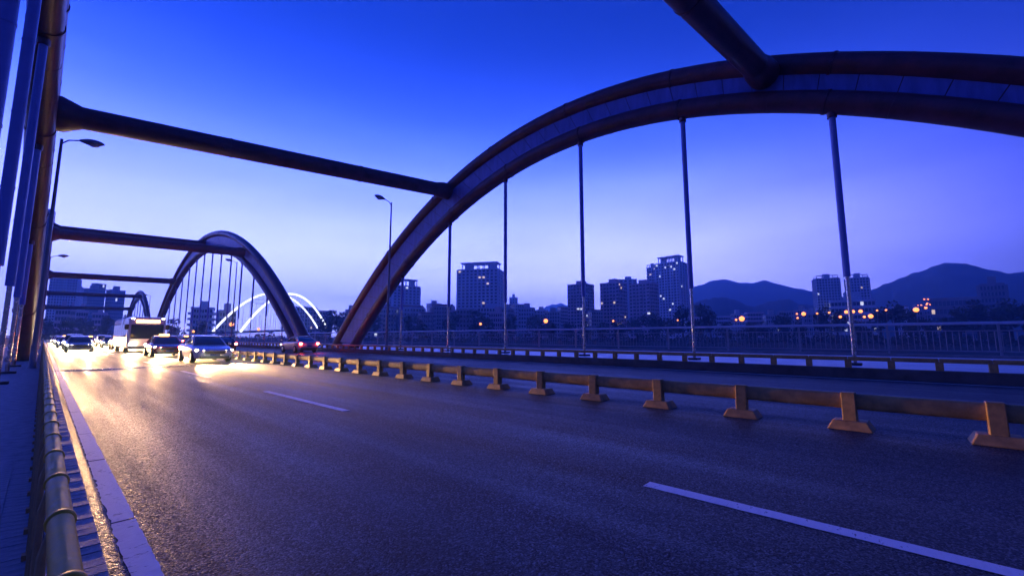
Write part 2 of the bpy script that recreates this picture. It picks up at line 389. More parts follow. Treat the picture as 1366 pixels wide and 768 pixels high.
brace('single brace on the far slope of the middle arch', R2, L2, 125.0, 1.25)
brace('upper of two thin braces of the farthest arch', R3, L3, 176.0, 1.1)
brace('lower of two thin braces of the farthest arch', R3, L3, 198.0, 1.1)

# ------------------------------------------------------------------ left pipe rail on the kerb
px_, pz_, prad = 0.094, 0.73, 0.033
t = thing('pipe_rail', 'golden pipe guard rail with ring collars along the left kerb', 'guard rail', (px_, 0, ZKL))
MB().tube([(0, -3, pz_-ZKL)] + [(0, y, pz_-ZKL) for y in range(-2, 60, 2)] + [(0, 200, pz_-ZKL)], prad, 24).build('pipe', MATS['gold_paint'], t, True)
col_me = MB().tube([(0,-.018,0),(0,-.012,0),(0,.012,0),(0,.018,0)], [prad+.001, prad+.006, prad+.006, prad+.001], 24).mesh('collar', True); col_me.materials.append(MATS['gold_paint'])
ZF = ZL - pz_
post_me = MB().tube([(-.03,0,ZF+.03),(-.03,0,-.10),(-.012,0,-.02)], .013, 8).box(-.06,.0,-.03,.03,ZF,ZF+.035).mesh('post'); post_me.materials.append(MATS['ochre_paint'])
for i in range(110):
    y = 0.42 + i * .575
    link('collar', col_me, t, loc=(0, y, pz_-ZKL)); link('post', post_me, t, loc=(-.004, y, pz_-ZKL))

# ------------------------------------------------------------------ median barrier
t = thing('median_barrier', 'low ochre median barrier with thick beam on trapezoid feet', 'barrier', (8.2, 0, 0))
SP = 1.46
beam = MB(); prof = []
for j in range(16):
    q = 2*math.pi*j/16; cx, cz = math.cos(q), math.sin(q)
    prof.append((.075*math.copysign(abs(cx)**.6, cx), .115*math.copysign(abs(cz)**.6, cz)))
vs = [(x, yy, z) for yy in (-SP/2+.006, SP/2-.006) for x, z in prof]
beam.add(vs, [(j, (j+1) % 16, 16+(j+1) % 16, 16+j) for j in range(16)] + [tuple(range(16))[::-1], tuple(range(16, 32))])
bme = beam.mesh('beam', True); bme.materials.append(MATS['ochre_paint'])
pme = MB().box(-.1, .06, -.085, .085, .1, .535).mesh('post'); pme.materials.append(MATS['ochre_paint'])
fme = MB().frustum((0,0), (.2, .27), (.15, .2), 0, .13).mesh('foot'); fme.materials.append(MATS['ochre_paint'])
for i in range(-4, 110):
    y = .56 + SP * i
    link('beam', bme, t, loc=(random.gauss(0,.004), y + SP/2, .40 + random.gauss(0,.004)), rz=random.gauss(0,.004)); link('post', pme, t, .012, loc=(-.02, y, 0), rz=random.gauss(0,.03)).rotation_euler.x = random.gauss(0,.012); link('foot', fme, t, .015, loc=(-.02 + random.gauss(0,.01), y, 0), rz=random.gauss(0,.03))

# ------------------------------------------------------------------ right guard rail on the kerb
t = thing('guard_rail', 'low brown guard rail on stubby posts along the far kerb', 'guard rail', (XRK + .15, 0, ZR))
pme = MB().box(-.08, .08, -.09, .09, 0, .27).mesh('post'); pme.materials.append(MATS['ochre_paint'])
bme = MB().box(-.07, .07, -.54, .54, .24, .37).mesh('beam'); bme.materials.append(MATS['ochre_paint'])
for i in range(-6, 150):
    y = .1 + 1.09 * i
    link('post', pme, t, .01, loc=(0, y, 0)); link('beam', bme, t, .03, loc=(0, y + .545, 0))

# ------------------------------------------------------------------ pedestrian railings
def railing(label, x, z, y0, y1, ph, nbal, ystart):
    t = thing('pedestrian_railing', label, 'railing', (x, 0, z), group='pedestrian railings')
    MB().box(-.14, .14, y0, y1, 0, .14).build('plinth', MATS['concrete'], t, bevel=.01)
    MB().tube([(0, y0, 1.70), (0, y1, 1.70)], .072, 14).build('top_rail', MATS['bright_rail'], t, True)
    MB().tube([(0, y0, 1.33), (0, y1, 1.33)], .026, 10).build('middle_rail', MATS['railing_steel'], t, True)
    MB().tube([(0, y0, .33), (0, y1, .33)], .026, 10).build('bottom_rail', MATS['railing_steel'], t, True)
    pm = MB().box(-.05, .05, -.045, .045, .1, 1.66).mesh('post'); pm.materials.append(MATS['railing_steel'])
    y = y0 + .2
    while y < y1:
        link('post', pm, t, loc=(0, y, 0)); y += ph
    bm_ = MB().tube([(0,0,.33),(0,0,1.33)], .013, 6, cap=False).mesh('baluster'); bm_.materials.append(MATS['railing_steel'])
    y = ystart
    for i in range(nbal):
        link('baluster', bm_, t, loc=(0, y, 0)); y += .235
    rest = MB()
    while y < y1:
        rest.tube([(0,y,.33),(0,y,1.33)], .013, 5, cap=False); y += .235
    stuff(rest.build('far_balusters', MATS['railing_steel'], t))
railing('grey steel pedestrian railing with thin balusters on the far right edge', 30.6, ZR, -12, 300, 4.0, 290, -6)
railing('steel pedestrian railing on the left edge behind the hangers', -3.9, ZL, -2, 200, 4.0, 60, 2)

# ------------------------------------------------------------------ bridge lamp posts (unlit)
def lamp_post(label, loc, H, side, dist_small=False):
    t = thing('lamp_post', label, 'street lamp', loc, group='unlit lamp posts on the bridge')
    MB().tube([(0,0,0),(0,0,.05),(0,0,1.1),(0,0,1.12),(0,0,H)], [.17,.13,.125,.105,.06], 14).build('pole', MATS['lamp_pole'], t, True)
    MB().tube([(0,0,H-.25),(side*.25,0,H+.02),(side*.7,0,H+.16)], .035, 8).build('arm', MATS['lamp_pole'], t, True)
    pts = [(side*(.62+.95*i/8), 0, H+.15+.09*i/8) for i in range(9)]
    rad = [.05,.1,.14,.165,.175,.17,.15,.11,.04]
    hd = MB().tube(pts, rad, 12, ry=None).build('lamp_head', MATS['lamp_pole'], t, True)
    MB().tube([(side*(.95+.45*i/4), 0, H+.12+.05*i/4-.06) for i in range(5)], [.05,.11,.125,.11,.05], 10).build('lens', MATS['lamp_lens'], hd, True)
lamp_post('tall lamp post on the left rising past the first brace', (-.22, 31.0, ZL), 11.6, 1)
lamp_post('second lamp post on the left, half hidden by the first', (-.22, 78.0, ZL), 11.6, 1)
lamp_post('lamp post in front of the near right arch foot', (18.75, 30.6, ZR), 12.3, -1)
lamp_post('lamp post within the tall middle arch', (18.75, 73.0, ZR), 12.3, -1)
lamp_post('small lamp post beside the farthest arch', (18.75, 150.0, ZR), 12.3, -1)

# ------------------------------------------------------------------ far town
WALLC = {}
def wall(c, rough=.8):
    k = tuple(round(v, 2) for v in c)
    if k not in WALLC: WALLC[k] = mat('wall_%d' % len(WALLC), c, rough, var=.12, scale=.08)
    return WALLC[k]
mat('glass_dark', (0.035, 0.04, 0.05), 0.12, var=0, spec=.7)
mat('curtain_glass', (0.10, 0.13, 0.18), 0.12, 0.3, var=.2, scale=.1, spec=.8)
mat('lit_cool', (0.8, 0.8, 0.8), .5, emit=((.85, .92, 1.0), .022))
mat('lit_warm', (0.8, 0.8, 0.8), .5, emit=((1.0, .72, .38), .02))
mat('roof_dark', (0.10, 0.09, 0.09), .9)
mat('roof_red', (0.22, 0.07, 0.05), .9)
def face_dirs(W, D):
    return (((-W/2, -D/2), (1, 0), W), ((W/2, -D/2), (0, 1), D), ((-W/2, D/2), (0, -1), D))
def tower(label, px, pw, ptop, dist, depth=.7, rot=0.0, col=(.35,.33,.33), floors=20, bays=6, style='grid', lit=.03, steps=None, name='tower_block', group=None, cat='building', roof='box', zb=None, wmat='glass_dark'):
    base = at(px, VY, dist); zb = land_h(base.x, base.y) - .5 if zb is None else zb
    s = mpp(px, dist); W = pw * s; H = at(px, ptop, dist).z - zb; D = W * depth
    rz = math.atan2(base.x, base.y) * -1 + rot          # -Y face turned to the bridge
    W /= (abs(math.cos(rot)) + depth * abs(math.sin(rot))); D = W * depth
    t = thing(name, label, cat, (base.x, base.y, zb), rz, group)
    wm = wall(col)
    MB().box(-W/2, W/2, -D/2, D/2, 0, H).build('walls', wm, t)
    fh = H / floors; pane = MB(); litm = MB(); trim = MB(); rng = random.Random(int(px*7+ptop))
    for (o, d, ln) in face_dirs(W, D):
        n = max(2, round(bays * ln / W)); bw = ln / n; nx, ny = d[1], -d[0]
        def quad(mb, u0, u1, z0, z1, off):
            p = [(o[0]+d[0]*u+nx*off, o[1]+d[1]*u+ny*off) for u in (u0, u1)]
            mb.add([(*p[0], z0), (*p[1], z0), (*p[1], z1), (*p[0], z1)], [(0,1,2,3)])
        def block(mb, u0, u1, z0, z1, off0, off1):
            pts = [(o[0]+d[0]*u+nx*f_, o[1]+d[1]*u+ny*f_) for f_ in (off0, off1) for u in (u0, u1)]
            vs = [(*p, z) for z in (z0, z1) for p in pts]
            mb.add(vs, [(0,1,3,2),(4,6,7,5),(0,4,5,1),(2,3,7,6),(0,2,6,4),(1,5,7,3)])
        for j in range(floors):
            z0 = j * fh
            for i in range(n):
                u0 = i * bw
                tgt = litm if rng.random() < lit * .75 else pane
                if style == 'glass':
                    quad(tgt, u0 + bw*.04, u0 + bw*.96, z0 + fh*.12, z0 + fh*.96, .06)
                elif style == 'bands':
                    quad(tgt, u0 + bw*.08, u0 + bw*.92, z0 + fh*.3, z0 + fh*.85, .06)
                elif style == 'balcony' and i % 2 == 1:
                    quad(tgt, u0 + bw*.12, u0 + bw*.88, z0 + fh*.1, z0 + fh*.85, .06)
                    block(trim, u0 + bw*.04, u0 + bw*.96, z0 - fh*.04, z0 + fh*.36, .02, fh*.42)
                else:
                    quad(tgt, u0 + bw*.22, u0 + bw*.78, z0 + fh*.28, z0 + fh*.82, .06)
            if style in ('bands', 'slabs'): block(trim, 0, ln, z0 + fh*.9, z0 + fh*1.02, .0, fh*.14)
        if style in ('fins', 'slabs'):
            for i in range(n + 1):
                if i % 2 == 0: block(trim, max(0, i*bw - bw*.13), min(ln, i*bw + bw*.13), 0, H, .03, fh*.35)
    if pane.v: stuff(pane.build('window_panes', MATS[wmat], t))
    if litm.v: stuff(litm.build('lit_windows', MATS['lit_cool' if rng.random() < .6 else 'lit_warm'], t))
    if trim.v: stuff(trim.build('balconies' if style == 'balcony' else 'facade_trim', wm, t))
    rf = MB().box(-W/2-.2, W/2+.2, -D/2-.2, D/2+.2, H, H + fh*.28).build('parapet', wm, t)
    if roof == 'box':
        MB().box(-W*.16, W*.2, -D*.2, D*.25, H + fh*.28, H + fh*1.4).build('stair_head', wm, rf)
    elif roof == 'frame':
        f = MB(); z1 = H + fh*2.3
        for i in range(7):
            x = -W*.42 + W*.84*i/6
            for yy in (-D*.3, D*.3): f.box(x-.35, x+.35, yy-.35, yy+.35, H, z1)
        f.box(-W*.46, W*.46, -D*.36, D*.36, z1, z1 + .9); stuff(f.build('roof_frame', wm, t))
        MB().box(-W*.38, -W*.22, -D*.2, D*.2, H + fh*.28, z1 - .3).build('stair_head', wm, rf)
        MB().box(W*.22, W*.38, -D*.2, D*.2, H + fh*.28, z1 - .3).build('stair_head', wm, rf)
    elif roof == 'twin':
        MB().box(-W*.12, W*.14, -D*.3, D*.3, H + fh*.28, H + fh*1.8).build('stair_head', wm, rf)
        f = MB()
        for (x, yy) in ((-.46,-.42),(.46,-.42),(-.46,.42),(.46,.42),(-.2,-.42),(.25,-.42)): f.box(x*W-.3, x*W+.3, yy*D-.3, yy*D+.3, H, H + fh*1.0)
        f.box(-W*.49, W*.49, -D*.45, -D*.38, H+fh*1.0, H+fh*1.25); stuff(f.build('roof_frame', wm, t))
    elif roof == 'pitch':
        z = H + fh*.28; MB().add([(-W/2,-D/2,z),(W/2,-D/2,z),(W/2,D/2,z),(-W/2,D/2,z),(-W/2,0,z+W*.12),(W/2,0,z+W*.12)], [(0,1,5,4),(2,3,4,5),(1,2,5),(3,0,4),(0,3,2,1)]).build('pitched_roof', MATS['roof_red'], rf)
    if steps:
        for (x0, x1, hh) in steps:
            MB().box(-W/2 + x0*W, -W/2 + x1*W, -D*.5-.4, D*.3, 0, H*hh).build('stepped_wing', wm, t)
    return t
pink = (.62, .48, .50); pale = (.74, .74, .75); grey = (.58, .59, .61)
tower('pale apartment slab with ribbed facade at the far left end', 79, 42, 372, 520, .5, -.25, pale, 22, 10, 'fins', .01, roof='twin', name='apartment_tower')
tower('stepped lower wing right of the far left apartment slab', 97, 12, 383, 540, .9, -.2, pale, 19, 4, 'slabs', .01, roof='box', name='apartment_tower')
tower('blue glass office block with raised centre, far left', 118, 32, 386, 600, .7, .5, (.28,.3,.34), 16, 10, 'glass', .01, roof='box', name='office_block', wmat='curtain_glass')
tower('tall core of the blue glass office, far left', 124, 20, 379, 612, .7, .5, (.28,.3,.34), 18, 6, 'glass', .01, roof='none', name='office_block', wmat='curtain_glass')
tower('lower glass wing right of the office block', 148, 26, 388, 606, .7, .4, (.3,.32,.36), 14, 8, 'glass', .01, roof='box', name='office_block', wmat='curtain_glass')
for i, (px, pw, tp) in enumerate(((80, 20, 413), (92, 10, 414), (106, 16, 416), (130, 20, 419))):
    tower('pinkish low block at the road end, %s from the left lamp post' % ordn(i), px, pw, tp, 430, .8, 0, pink, 5, 5, 'bands', .02, roof='box', name='low_block', group='low blocks at the road end')
tower('banded tower behind the near arch foot and lamp post', 537, 43, 383, 420, .6, .35, (.66,.68,.72), 18, 7, 'slabs', .03, roof='frame', name='apartment_tower')
tower('big pale tower topped by an open roof frame', 641, 62, 362, 400, .55, -.3, (.72,.73,.76), 22, 10, 'fins', .06, roof='frame', name='apartment_tower')
tower('small pale tower right of the frame topped one', 685, 11, 398, 620, .8, 0, pale, 14, 3, 'grid', .02, name='apartment_tower')
tower('lone pink tower behind the third hanger', 776, 36, 381, 380, .9, -.5, pink, 17, 6, 'balcony', .05, roof='box', name='apartment_tower')
tower('left of two matching pink balcony towers', 820, 36, 379, 390, .8, -.5, pink, 16, 6, 'balcony', .03, roof='box', name='apartment_tower')
tower('pale tower peeking out between the two pink ones', 840, 24, 374, 470, .6, 0, pale, 22, 4, 'grid', .03, roof='box', name='apartment_tower')
tower('right of two matching pink balcony towers', 861, 40, 380, 370, .8, -.5, pink, 16, 6, 'balcony', .03, roof='box', name='apartment_tower')
tower('tallest pale tower with sloping frame roof beside fourth hanger', 899, 42, 352, 470, .7, -.45, (.72,.73,.76), 27, 8, 'fins', .06, roof='frame', name='apartment_tower')
tower('lower pale wing joined left of the tallest tower', 874, 16, 358, 480, .8, -.3, (.70,.71,.74), 26, 4, 'balcony', .05, roof='twin', name='apartment_tower')
tower('left twin tower before the mountains', 1108, 36, 372, 560, .6, .25, (.60,.61,.64), 22, 8, 'slabs', .04, roof='twin', name='apartment_tower')
tower('right twin tower before the mountains', 1150, 32, 371, 560, .6, .2, (.60,.60,.64), 22, 7, 'fins', .05, roof='twin', name='apartment_tower')
tower('podium block below the twin towers', 1140, 62, 402, 545, .5, .1, grey, 6, 12, 'bands', .10, roof='box', name='low_block')
tower('squat dark block on the right below the mountain', 1332, 34, 380, 520, .6, 0, (.2,.2,.22), 9, 7, 'slabs', .03, roof='box', name='low_block')
tower('long low dark block beneath the big mountain', 1290, 90, 399, 560, .2, 0, (.2,.18,.18), 5, 16, 'bands', .02, roof='none', name='low_block')
low = [(268,32,412,360),(300,26,416,330),(405,30,411,430),(430,20,416,400),(466,14,414,380),(508,24,409,360),(494,18,420,330),(520,20,413,330),(548,34,412,330),(568,22,420,300),(590,30,410,340),(604,14,416,300),(578,20,406,480),(622,26,414,290),(655,40,412,330),(664,24,418,280),(676,20,413,320),(692,20,407,400),(703,22,412,340),(722,18,415,380),(738,22,417,360),(751,14,410,420),(795,20,416,360),(930,14,424,330),(943,20,420,420),(965,22,423,380),(985,18,420,420),(1008,26,418,470),(1030,22,421,430),(1052,22,416,480),(1072,22,414,500),(1085,20,419,440),(1205,22,411,520),(1225,18,415,480),(1240,22,409,600)]
for i, (px, pw, tp, ds) in enumerate(low):
    c = random.choice((pale, grey, pink, (.38,.38,.42), (.44,.42,.40)))
    fl = max(3, round((VY - tp) * mpp(px, ds) / 3.1) + 1)
    tower('low town block, %s from the left in the strip below the skyline' % ordn(i) if i < 29 else 'low town block, %s from the right in the strip below the skyline' % ordn(len(low)-1-i),
          px, pw, tp, ds, random.uniform(.6, .95), random.uniform(-.5, .5), c, fl, max(3, round(pw/4)), random.choice(('grid','bands','balcony','slabs')), random.choice((.0,.015,.03)), roof=random.choice(('box','box','none','pitch')), name='low_block', group='low town blocks')

# ------------------------------------------------------------------ hills
def hill(label, pts, dist, thick, nz=.02):
    m = MB(); n = 110; rows = 20; rng = random.Random(len(pts)*13+int(dist))
    ph = [rng.uniform(0, 6.28) for _ in range(8)]
    x0, x1 = pts[0][0], pts[-1][0]
    for i in range(n + 1):
        px = x0 + (x1 - x0) * i / n
        for k_ in range(len(pts) - 1):
            if pts[k_][0] <= px <= pts[k_+1][0] + 1e-6:
                u = (px - pts[k_][0]) / (pts[k_+1][0] - pts[k_][0]); u2 = u*u*(3-2*u); py = pts[k_][1] + (pts[k_+1][1]-pts[k_][1])*(.5*u+.5*u2); break
        top = at(px, py, dist); d = Vector((top.x, top.y, 0)).normalized(); hh = top.z + 3
        for j in range(rows + 1):
            v = j / rows * 2 - 1
            p = Vector((top.x, top.y, 0)) + d * (v * thick)
            z = hh * max(0, 1 - abs(v)**1.15)
            ru = sum(math.sin(i*.21*(q+1)+ph[q]+j*.5*(q%3)) / (q+1.5) for q in range(8)) + rng.uniform(-.3, .3)
            edge = min(1, min(i, n - i) / 6)
            m.v.append((p.x, p.y, -3 + z * (1 + ru * nz) * (1 if edge >= 1 else .3 + .7*edge)))
    for i in range(n):
        for j in range(rows):
            a = i*(rows+1)+j; m.f.append((a, a+1, a+rows+2, a+rows+1))
    o = m.build('hill', MATS['forest'], smooth=True); struct(o); o['label'] = label
hill('small pale peak between towers', [(690,428),(705,418),(720,412),(736,407),(747,404),(757,407),(775,411),(800,416),(840,428)], 1900, 400)
hill('long blue ridge behind the lamps', [(780,420),(850,404),(900,388),(930,381),(950,375),(966,373),(985,377),(1003,377),(1020,374),(1035,377),(1060,384),(1090,390),(1130,396),(1180,404),(1230,420)], 1450, 420, .012)
hill('big mountain on the right', [(1110,412),(1145,396),(1165,386),(1185,378),(1205,369),(1216,364),(1225,363),(1245,354),(1262,350),(1280,352),(1300,355),(1320,359),(1343,364),(1366,362),(1400,366),(1450,380),(1520,410)], 1150, 380, .012)
hill('dark wooded hill below the long ridge', [(880,418),(915,404),(940,399),(963,397),(985,402),(1005,408),(1030,402),(1050,400),(1070,404),(1100,412),(1140,422)], 760, 160, .03)

# ------------------------------------------------------------------ trees on the far bank
def leaf_mat(name, c):
    m = mat(name, c, .75, var=.45, scale=.6); return m
for i, c in enumerate(((.035,.055,.028), (.045,.065,.03), (.03,.045,.03))): leaf_mat('leaf_%d' % i, c)
def tree(label, px, ptop, pw, dist, group='trees along the far bank', leaves=900, mi=0):
    b = at(px, VY, dist); zb = land_h(b.x, b.y) - .2; s = mpp(px, dist)
    H = at(px, ptop, dist).z - zb; Wd = pw * s
    t = thing('bank_tree', label, 'tree', (b.x, b.y, zb), random.uniform(0, 6), group)
    rng = random.Random(int(px * 11 + ptop))
    tr = MB().tube([(0,0,0),(.1,0,H*.3),(0,.1,H*.62)], [H*.035, H*.026, H*.012], 8)
    lobes = []
    for i in range(9):
        q = rng.uniform(0, 6.28); rr = Wd * rng.uniform(.08, .34); z = H * rng.uniform(.34, .84)
        rad = min(Wd * rng.uniform(.17, .27), H * .3, H - z)
        lobes.append((Vector((rr*math.cos(q), rr*math.sin(q), z)), rad))
        tr.tube([(0,0,H*rng.uniform(.2,.4)), (rr*math.cos(q)*.6, rr*math.sin(q)*.6, z*.9)], [H*.014, H*.006], 5)
    lobes.append((Vector((0,0,H*.82)), H*.18))
    tr.build('trunk', MATS['bark'], t)
    cr_ = MB(); sz = max(.32, H * .035)
    for i in range(leaves):
        c, rad = rng.choice(lobes)
        d = Vector((rng.gauss(0,1), rng.gauss(0,1), rng.gauss(0,1))).normalized() * rad * rng.uniform(.45, 1.06) ** .6
        p = c + d; a = Vector((rng.gauss(0,1), rng.gauss(0,1), rng.gauss(0,1))).normalized(); bb = a.cross(d.normalized() + Vector((.01,.02,.3))).normalized()
        q = sz * rng.uniform(.6, 1.5)
        cr_.add([p - a*q, p + bb*q*.6, p + a*q, p - bb*q*.6], [(0,1,2,3)])
    o = cr_.build('crown', MATS['leaf_%d' % (mi % 3)], t)
trees = [(60,424,24,300),(86,426,26,285),(112,424,28,290),(140,422,28,300),(168,421,28,310),(232,425,20,300),(268,428,22,290),(440,414,34,280),(455,417,30,270),(476,412,26,285),(492,408,26,290),(545,421,26,275),(560,428,22,265),(600,424,22,275),(611,413,26,290),(634,415,32,280),(650,424,24,270),(682,420,20,270),(716,421,24,290),(735,430,22,265),(757,431,24,262),(782,430,26,265),(806,431,26,264),(826,430,24,265),(850,424,28,270),(872,419,34,275),(890,424,28,268),(911,408,30,285),(936,405,30,290),(948,416,26,275),(968,431,28,262),(1000,431,30,262),(1020,429,26,265),(1047,418,26,290),(1066,427,26,268),(1100,409,26,290),(1118,414,26,280),(1145,428,30,264),(1176,410,28,285),(1197,402,34,290),(1216,412,30,280),(1238,425,30,265),(1262,424,34,268),(1282,410,30,275),(1306,401,36,285),(1330,408,34,275),(1350,399,40,285),(1375,404,40,280)]
for i, (px, tp, pw, ds) in enumerate(trees):
    j = len(trees) - 1 - i
    lab = ('dark leafy tree, %s from the left along the far bank' % ordn(i)) if i < 24 else ('dark leafy tree, %s from the right along the far bank' % ordn(j))
    tree(lab, px, tp - 1.5, pw * 1.15, ds, leaves=1000, mi=i)
# low hedge-like undergrowth that closes the bank
und = MB(); rng = random.Random(5)
for i in range(16000):
    px = rng.uniform(20, 1440); ds = rng.uniform(248, 300)
    b = at(px, VY, ds); z = land_h(b.x, b.y) + 5.2 * rng.random() ** 1.6 * (0.75 + .35*math.sin(px*.11) + .2*math.sin(px*.37))
    p = Vector((b.x, b.y, z)); a = Vector((rng.gauss(0,1), rng.gauss(0,1), rng.gauss(0,1))).normalized(); c = a.orthogonal().normalized(); q = rng.uniform(.4, .95)
    und.add([p - a*q, p + c*q*.7, p + a*q, p - c*q*.7], [(0,1,2,3)])
o = stuff(und.build('undergrowth', MATS['leaf_2'])); o['label'] = 'dark bushes closing the foot of the far bank'; o['category'] = 'bushes'

# ------------------------------------------------------------------ lit street lamps of the town
mat('sodium', (1,.6,.25), .4, emit=((1.0, .24, .045), .085))
def town_lamp(label, px, py, dist, rad, power):
    p = at(px, py, dist); zb = land_h(p.x, p.y) - .2
    t = thing('lit_street_lamp', label, 'street lamp', (p.x, p.y, zb), 0, 'lit street lamps of the town'); h = p.z - zb
    MB().tube([(0,0,0),(0,0,h-.2)], [.12,.07], 8).build('pole', MATS['lamp_pole'], t, True)
    bm = bmesh.new(); bmesh.ops.create_uvsphere(bm, u_segments=12, v_segments=8, radius=rad); me = bpy.data.meshes.new('glowing_globe'); bm.to_mesh(me); bm.free()
    me.materials.append(MATS['sodium']); g_ = link('glowing_globe', me, t, loc=(0,0,h))
    MB().tube([(0,0,h-rad-.25),(0,0,h-rad+.06)], [.1, rad*.6], 10).build('lamp_cap', MATS['lamp_pole'], t, True)
tl = [(258,442,240,.4,0),(309,432.5,240,.75,300),(345,439,238,.5,0),(641,432,246,.6,200),(728,428,246,.95,600),(818,428,250,.45,0),(904,427,250,.32,0),(982,426.5,246,.4,0),(989.5,425,246,1.0,600),(1063,418.5,270,.35,0),(1064,424,250,.35,0),(1072,418.5,250,.7,300),(1090,418,262,.35,0),(1106,417,262,.35,0),(1121,422.5,246,.45,0),(1129,416,250,.6,200),(1138,415.5,250,.55,0),(1148,415,250,.6,200),(1153,422.5,246,.4,0),(1161.5,421.5,246,.7,300),(1170,414,262,.3,0),(1182,413.5,262,.32,0),(1222,413,250,.75,300),(1235,410.5,330,.5,0)]
for i, (px, py, ds, rd, pw) in enumerate(tl):
    town_lamp('glowing orange street lamp, %s from the left beyond the railing' % ordn(i) if i < 14 else 'glowing orange street lamp, %s from the right beyond the railing' % ordn(len(tl)-1-i), px, py, ds, rd * 1.3, pw)
hl = thing('hillside_lights', 'cluster of small orange lights on the hillside right of the twin towers', 'lights', at(1237, 405, 640))
for (px, py) in ((1224,407),(1229,407),(1233,399),(1236,406),(1238,399),(1241,406),(1243,400),(1247,405),(1237,404.5),(1250,403)):
    bm = bmesh.new(); bmesh.ops.create_uvsphere(bm, u_segments=8, v_segments=6, radius=.75); me = bpy.data.meshes.new('light_globe'); bm.to_mesh(me); bm.free(); me.materials.append(MATS['sodium'])
    link('light_globe', me, hl, loc=at(px, py, 640) - hl.location)

# ------------------------------------------------------------------ white floodlit arch footbridge
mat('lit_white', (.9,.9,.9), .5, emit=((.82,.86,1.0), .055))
mat('white_steel', (.7,.7,.72), .4)
FA, FB = at(284, 442, 300), at(424, 438, 360)
GA, GB = at(321, 442, 272), at(436, 438, 332)
t = thing('lit_footbridge', 'white lit twin-arch footbridge beyond the middle arch', 'footbridge', ((FA+FB)/2).to_tuple())
o = Vector(t.location)
for (a, b) in ((FA, FB), (GA, GB)):
    rise = at(352, 394, (a.length + b.length)/2).z - a.z
    P = lambda u: a.lerp(b, u) + Vector((0,0,rise * 4*u*(1-u))) - o
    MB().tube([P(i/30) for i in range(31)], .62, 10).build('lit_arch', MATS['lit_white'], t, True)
    for i in range(2, 17):
        u = i/18; q = P(u); MB().tube([q, Vector((q.x, q.y, a.z - o.z))], .11, 6).build('hanger_rod', MATS['white_steel'], t, True)
for i in range(4, 15):
    u = i/18
    pa = FA.lerp(FB, u) + Vector((0,0,(at(352,394,330).z-FA.z)*4*u*(1-u))) - o; pb = GA.lerp(GB, u) + Vector((0,0,(at(352,394,302).z-GA.z)*4*u*(1-u))) - o
    MB().tube([pa, pb], .14, 6).build('cross_strut', MATS['white_steel'], t, True)
dk = MB(); dv = (FB-FA).normalized()
dk.add([FA-o-dv*8, FB-o+dv*8, GB-o+dv*8, GA-o-dv*8] + [p - o - Vector((0,0,1)) + e for p, e in ((FA,-dv*8),(FB,dv*8),(GB,dv*8),(GA,-dv*8))], [(0,1,2,3),(7,6,5,4),(0,4,5,1),(1,5,6,2),(2,6,7,3),(3,7,4,0)])
dk.build('deck', MATS['concrete'], t)

# ------------------------------------------------------------------ vehicles, lamps lit
mat('tyre', (.02,.02,.02), .9); mat('alloy', (.45,.45,.47), .3, .9); mat('car_glass', (.02,.022,.028), .05, var=0, spec=.8)
mat('black_trim', (.02,.02,.02), .5); mat('plate_blue', (.04,.08,.35), .5); mat('seat_dark', (.03,.03,.03), .9)
mat('head_lens', (1,.9,.7), .2, emit=((1.0, .72, .40), 22.0)); mat('tail_lens', (.5,.02,.02), .3, emit=((1.0, .05, .03), 4.0))
mat('amber_lens', (.6,.25,.03), .3, emit=((1.0,.42,.08), .8)); mat('route_panel', (.1,.04,.0), .5, emit=((1.0,.45,.1), .25)); mat('marker_lens', (1,.9,.9), .3, emit=((1.0,.85,.8), 2.0))
PAINTS = {'white': (.72,.72,.70), 'silver': (.42,.43,.45), 'black': (.015,.015,.017), 'red': (.30,.02,.02), 'blue': (.03,.06,.22), 'green': (.02,.16,.08), 'grey': (.16,.16,.17)}
for k_, c in PAINTS.items(): mat('paint_' + k_, c, .25, .1, var=.05, scale=2, coat=.6)
def loft(sections, close=True):
    m = MB(); n = len(sections[0])
    for s_ in sections: m.v += [tuple(p) for p in s_]
    for i in range(len(sections) - 1):
        for j in range(n): m.f.append((i*n+j, i*n+(j+1) % n, (i+1)*n+(j+1) % n, (i+1)*n+j))
    if close: m.f.append(tuple(range(n))[::-1]); m.f.append(tuple((len(sections)-1)*n + j for j in range(n)))
    return m
def rsec(y, hw, z0, z1, r=.12, k=4, tuck=.0):
    """rounded-rectangle body section at station y"""
    out = []; hz = (z1 - z0) / 2; r = min(r, hw*.9, hz*.95)
    for (cx, cz, a0) in ((hw-r, z1-r, 0), (-hw+r, z1-r, 90), (-hw+r, z0+r, 180), (hw-r, z0+r, 270)):
        for i in range(k + 1):
            q = R(a0 + 90*i/k); x = cx + r*math.cos(q); z = cz + r*math.sin(q)
            if z < (z0+z1)/2: x *= 1 - tuck
            out.append((x, y, z))
    return out
def wheel(parent, x, y, rad, wd):
    s_ = 1 if x > 0 else -1
    w_ = MB().tube([(x-wd/2,y,rad),(x-wd/2+.03,y,rad),(x+wd/2-.03,y,rad),(x+wd/2,y,rad)], [rad-.03, rad, rad, rad-.03], 20).build('wheel', MATS['tyre'], parent, True)
    MB().tube([(x+s_*wd/2-s_*.02,y,rad),(x+s_*wd/2+s_*.008,y,rad)], [rad*.66, rad*.6], 14).build('rim', MATS['alloy'], w_, True)
def beam_light(parent, loc, aim, power, col, size=28, rad=.09):
    ld = bpy.data.lights.new('beam', 'SPOT'); ld.energy = power; ld.color = col; ld.spot_size = R(size); ld.spot_blend = 1; ld.shadow_soft_size = rad
    lo = bpy.data.objects.new('beam', ld); COL.objects.link(lo); lo.parent = parent; lo.location = loc
    lo.rotation_euler = Vector(aim).to_track_quat('-Z', 'Y').to_euler()
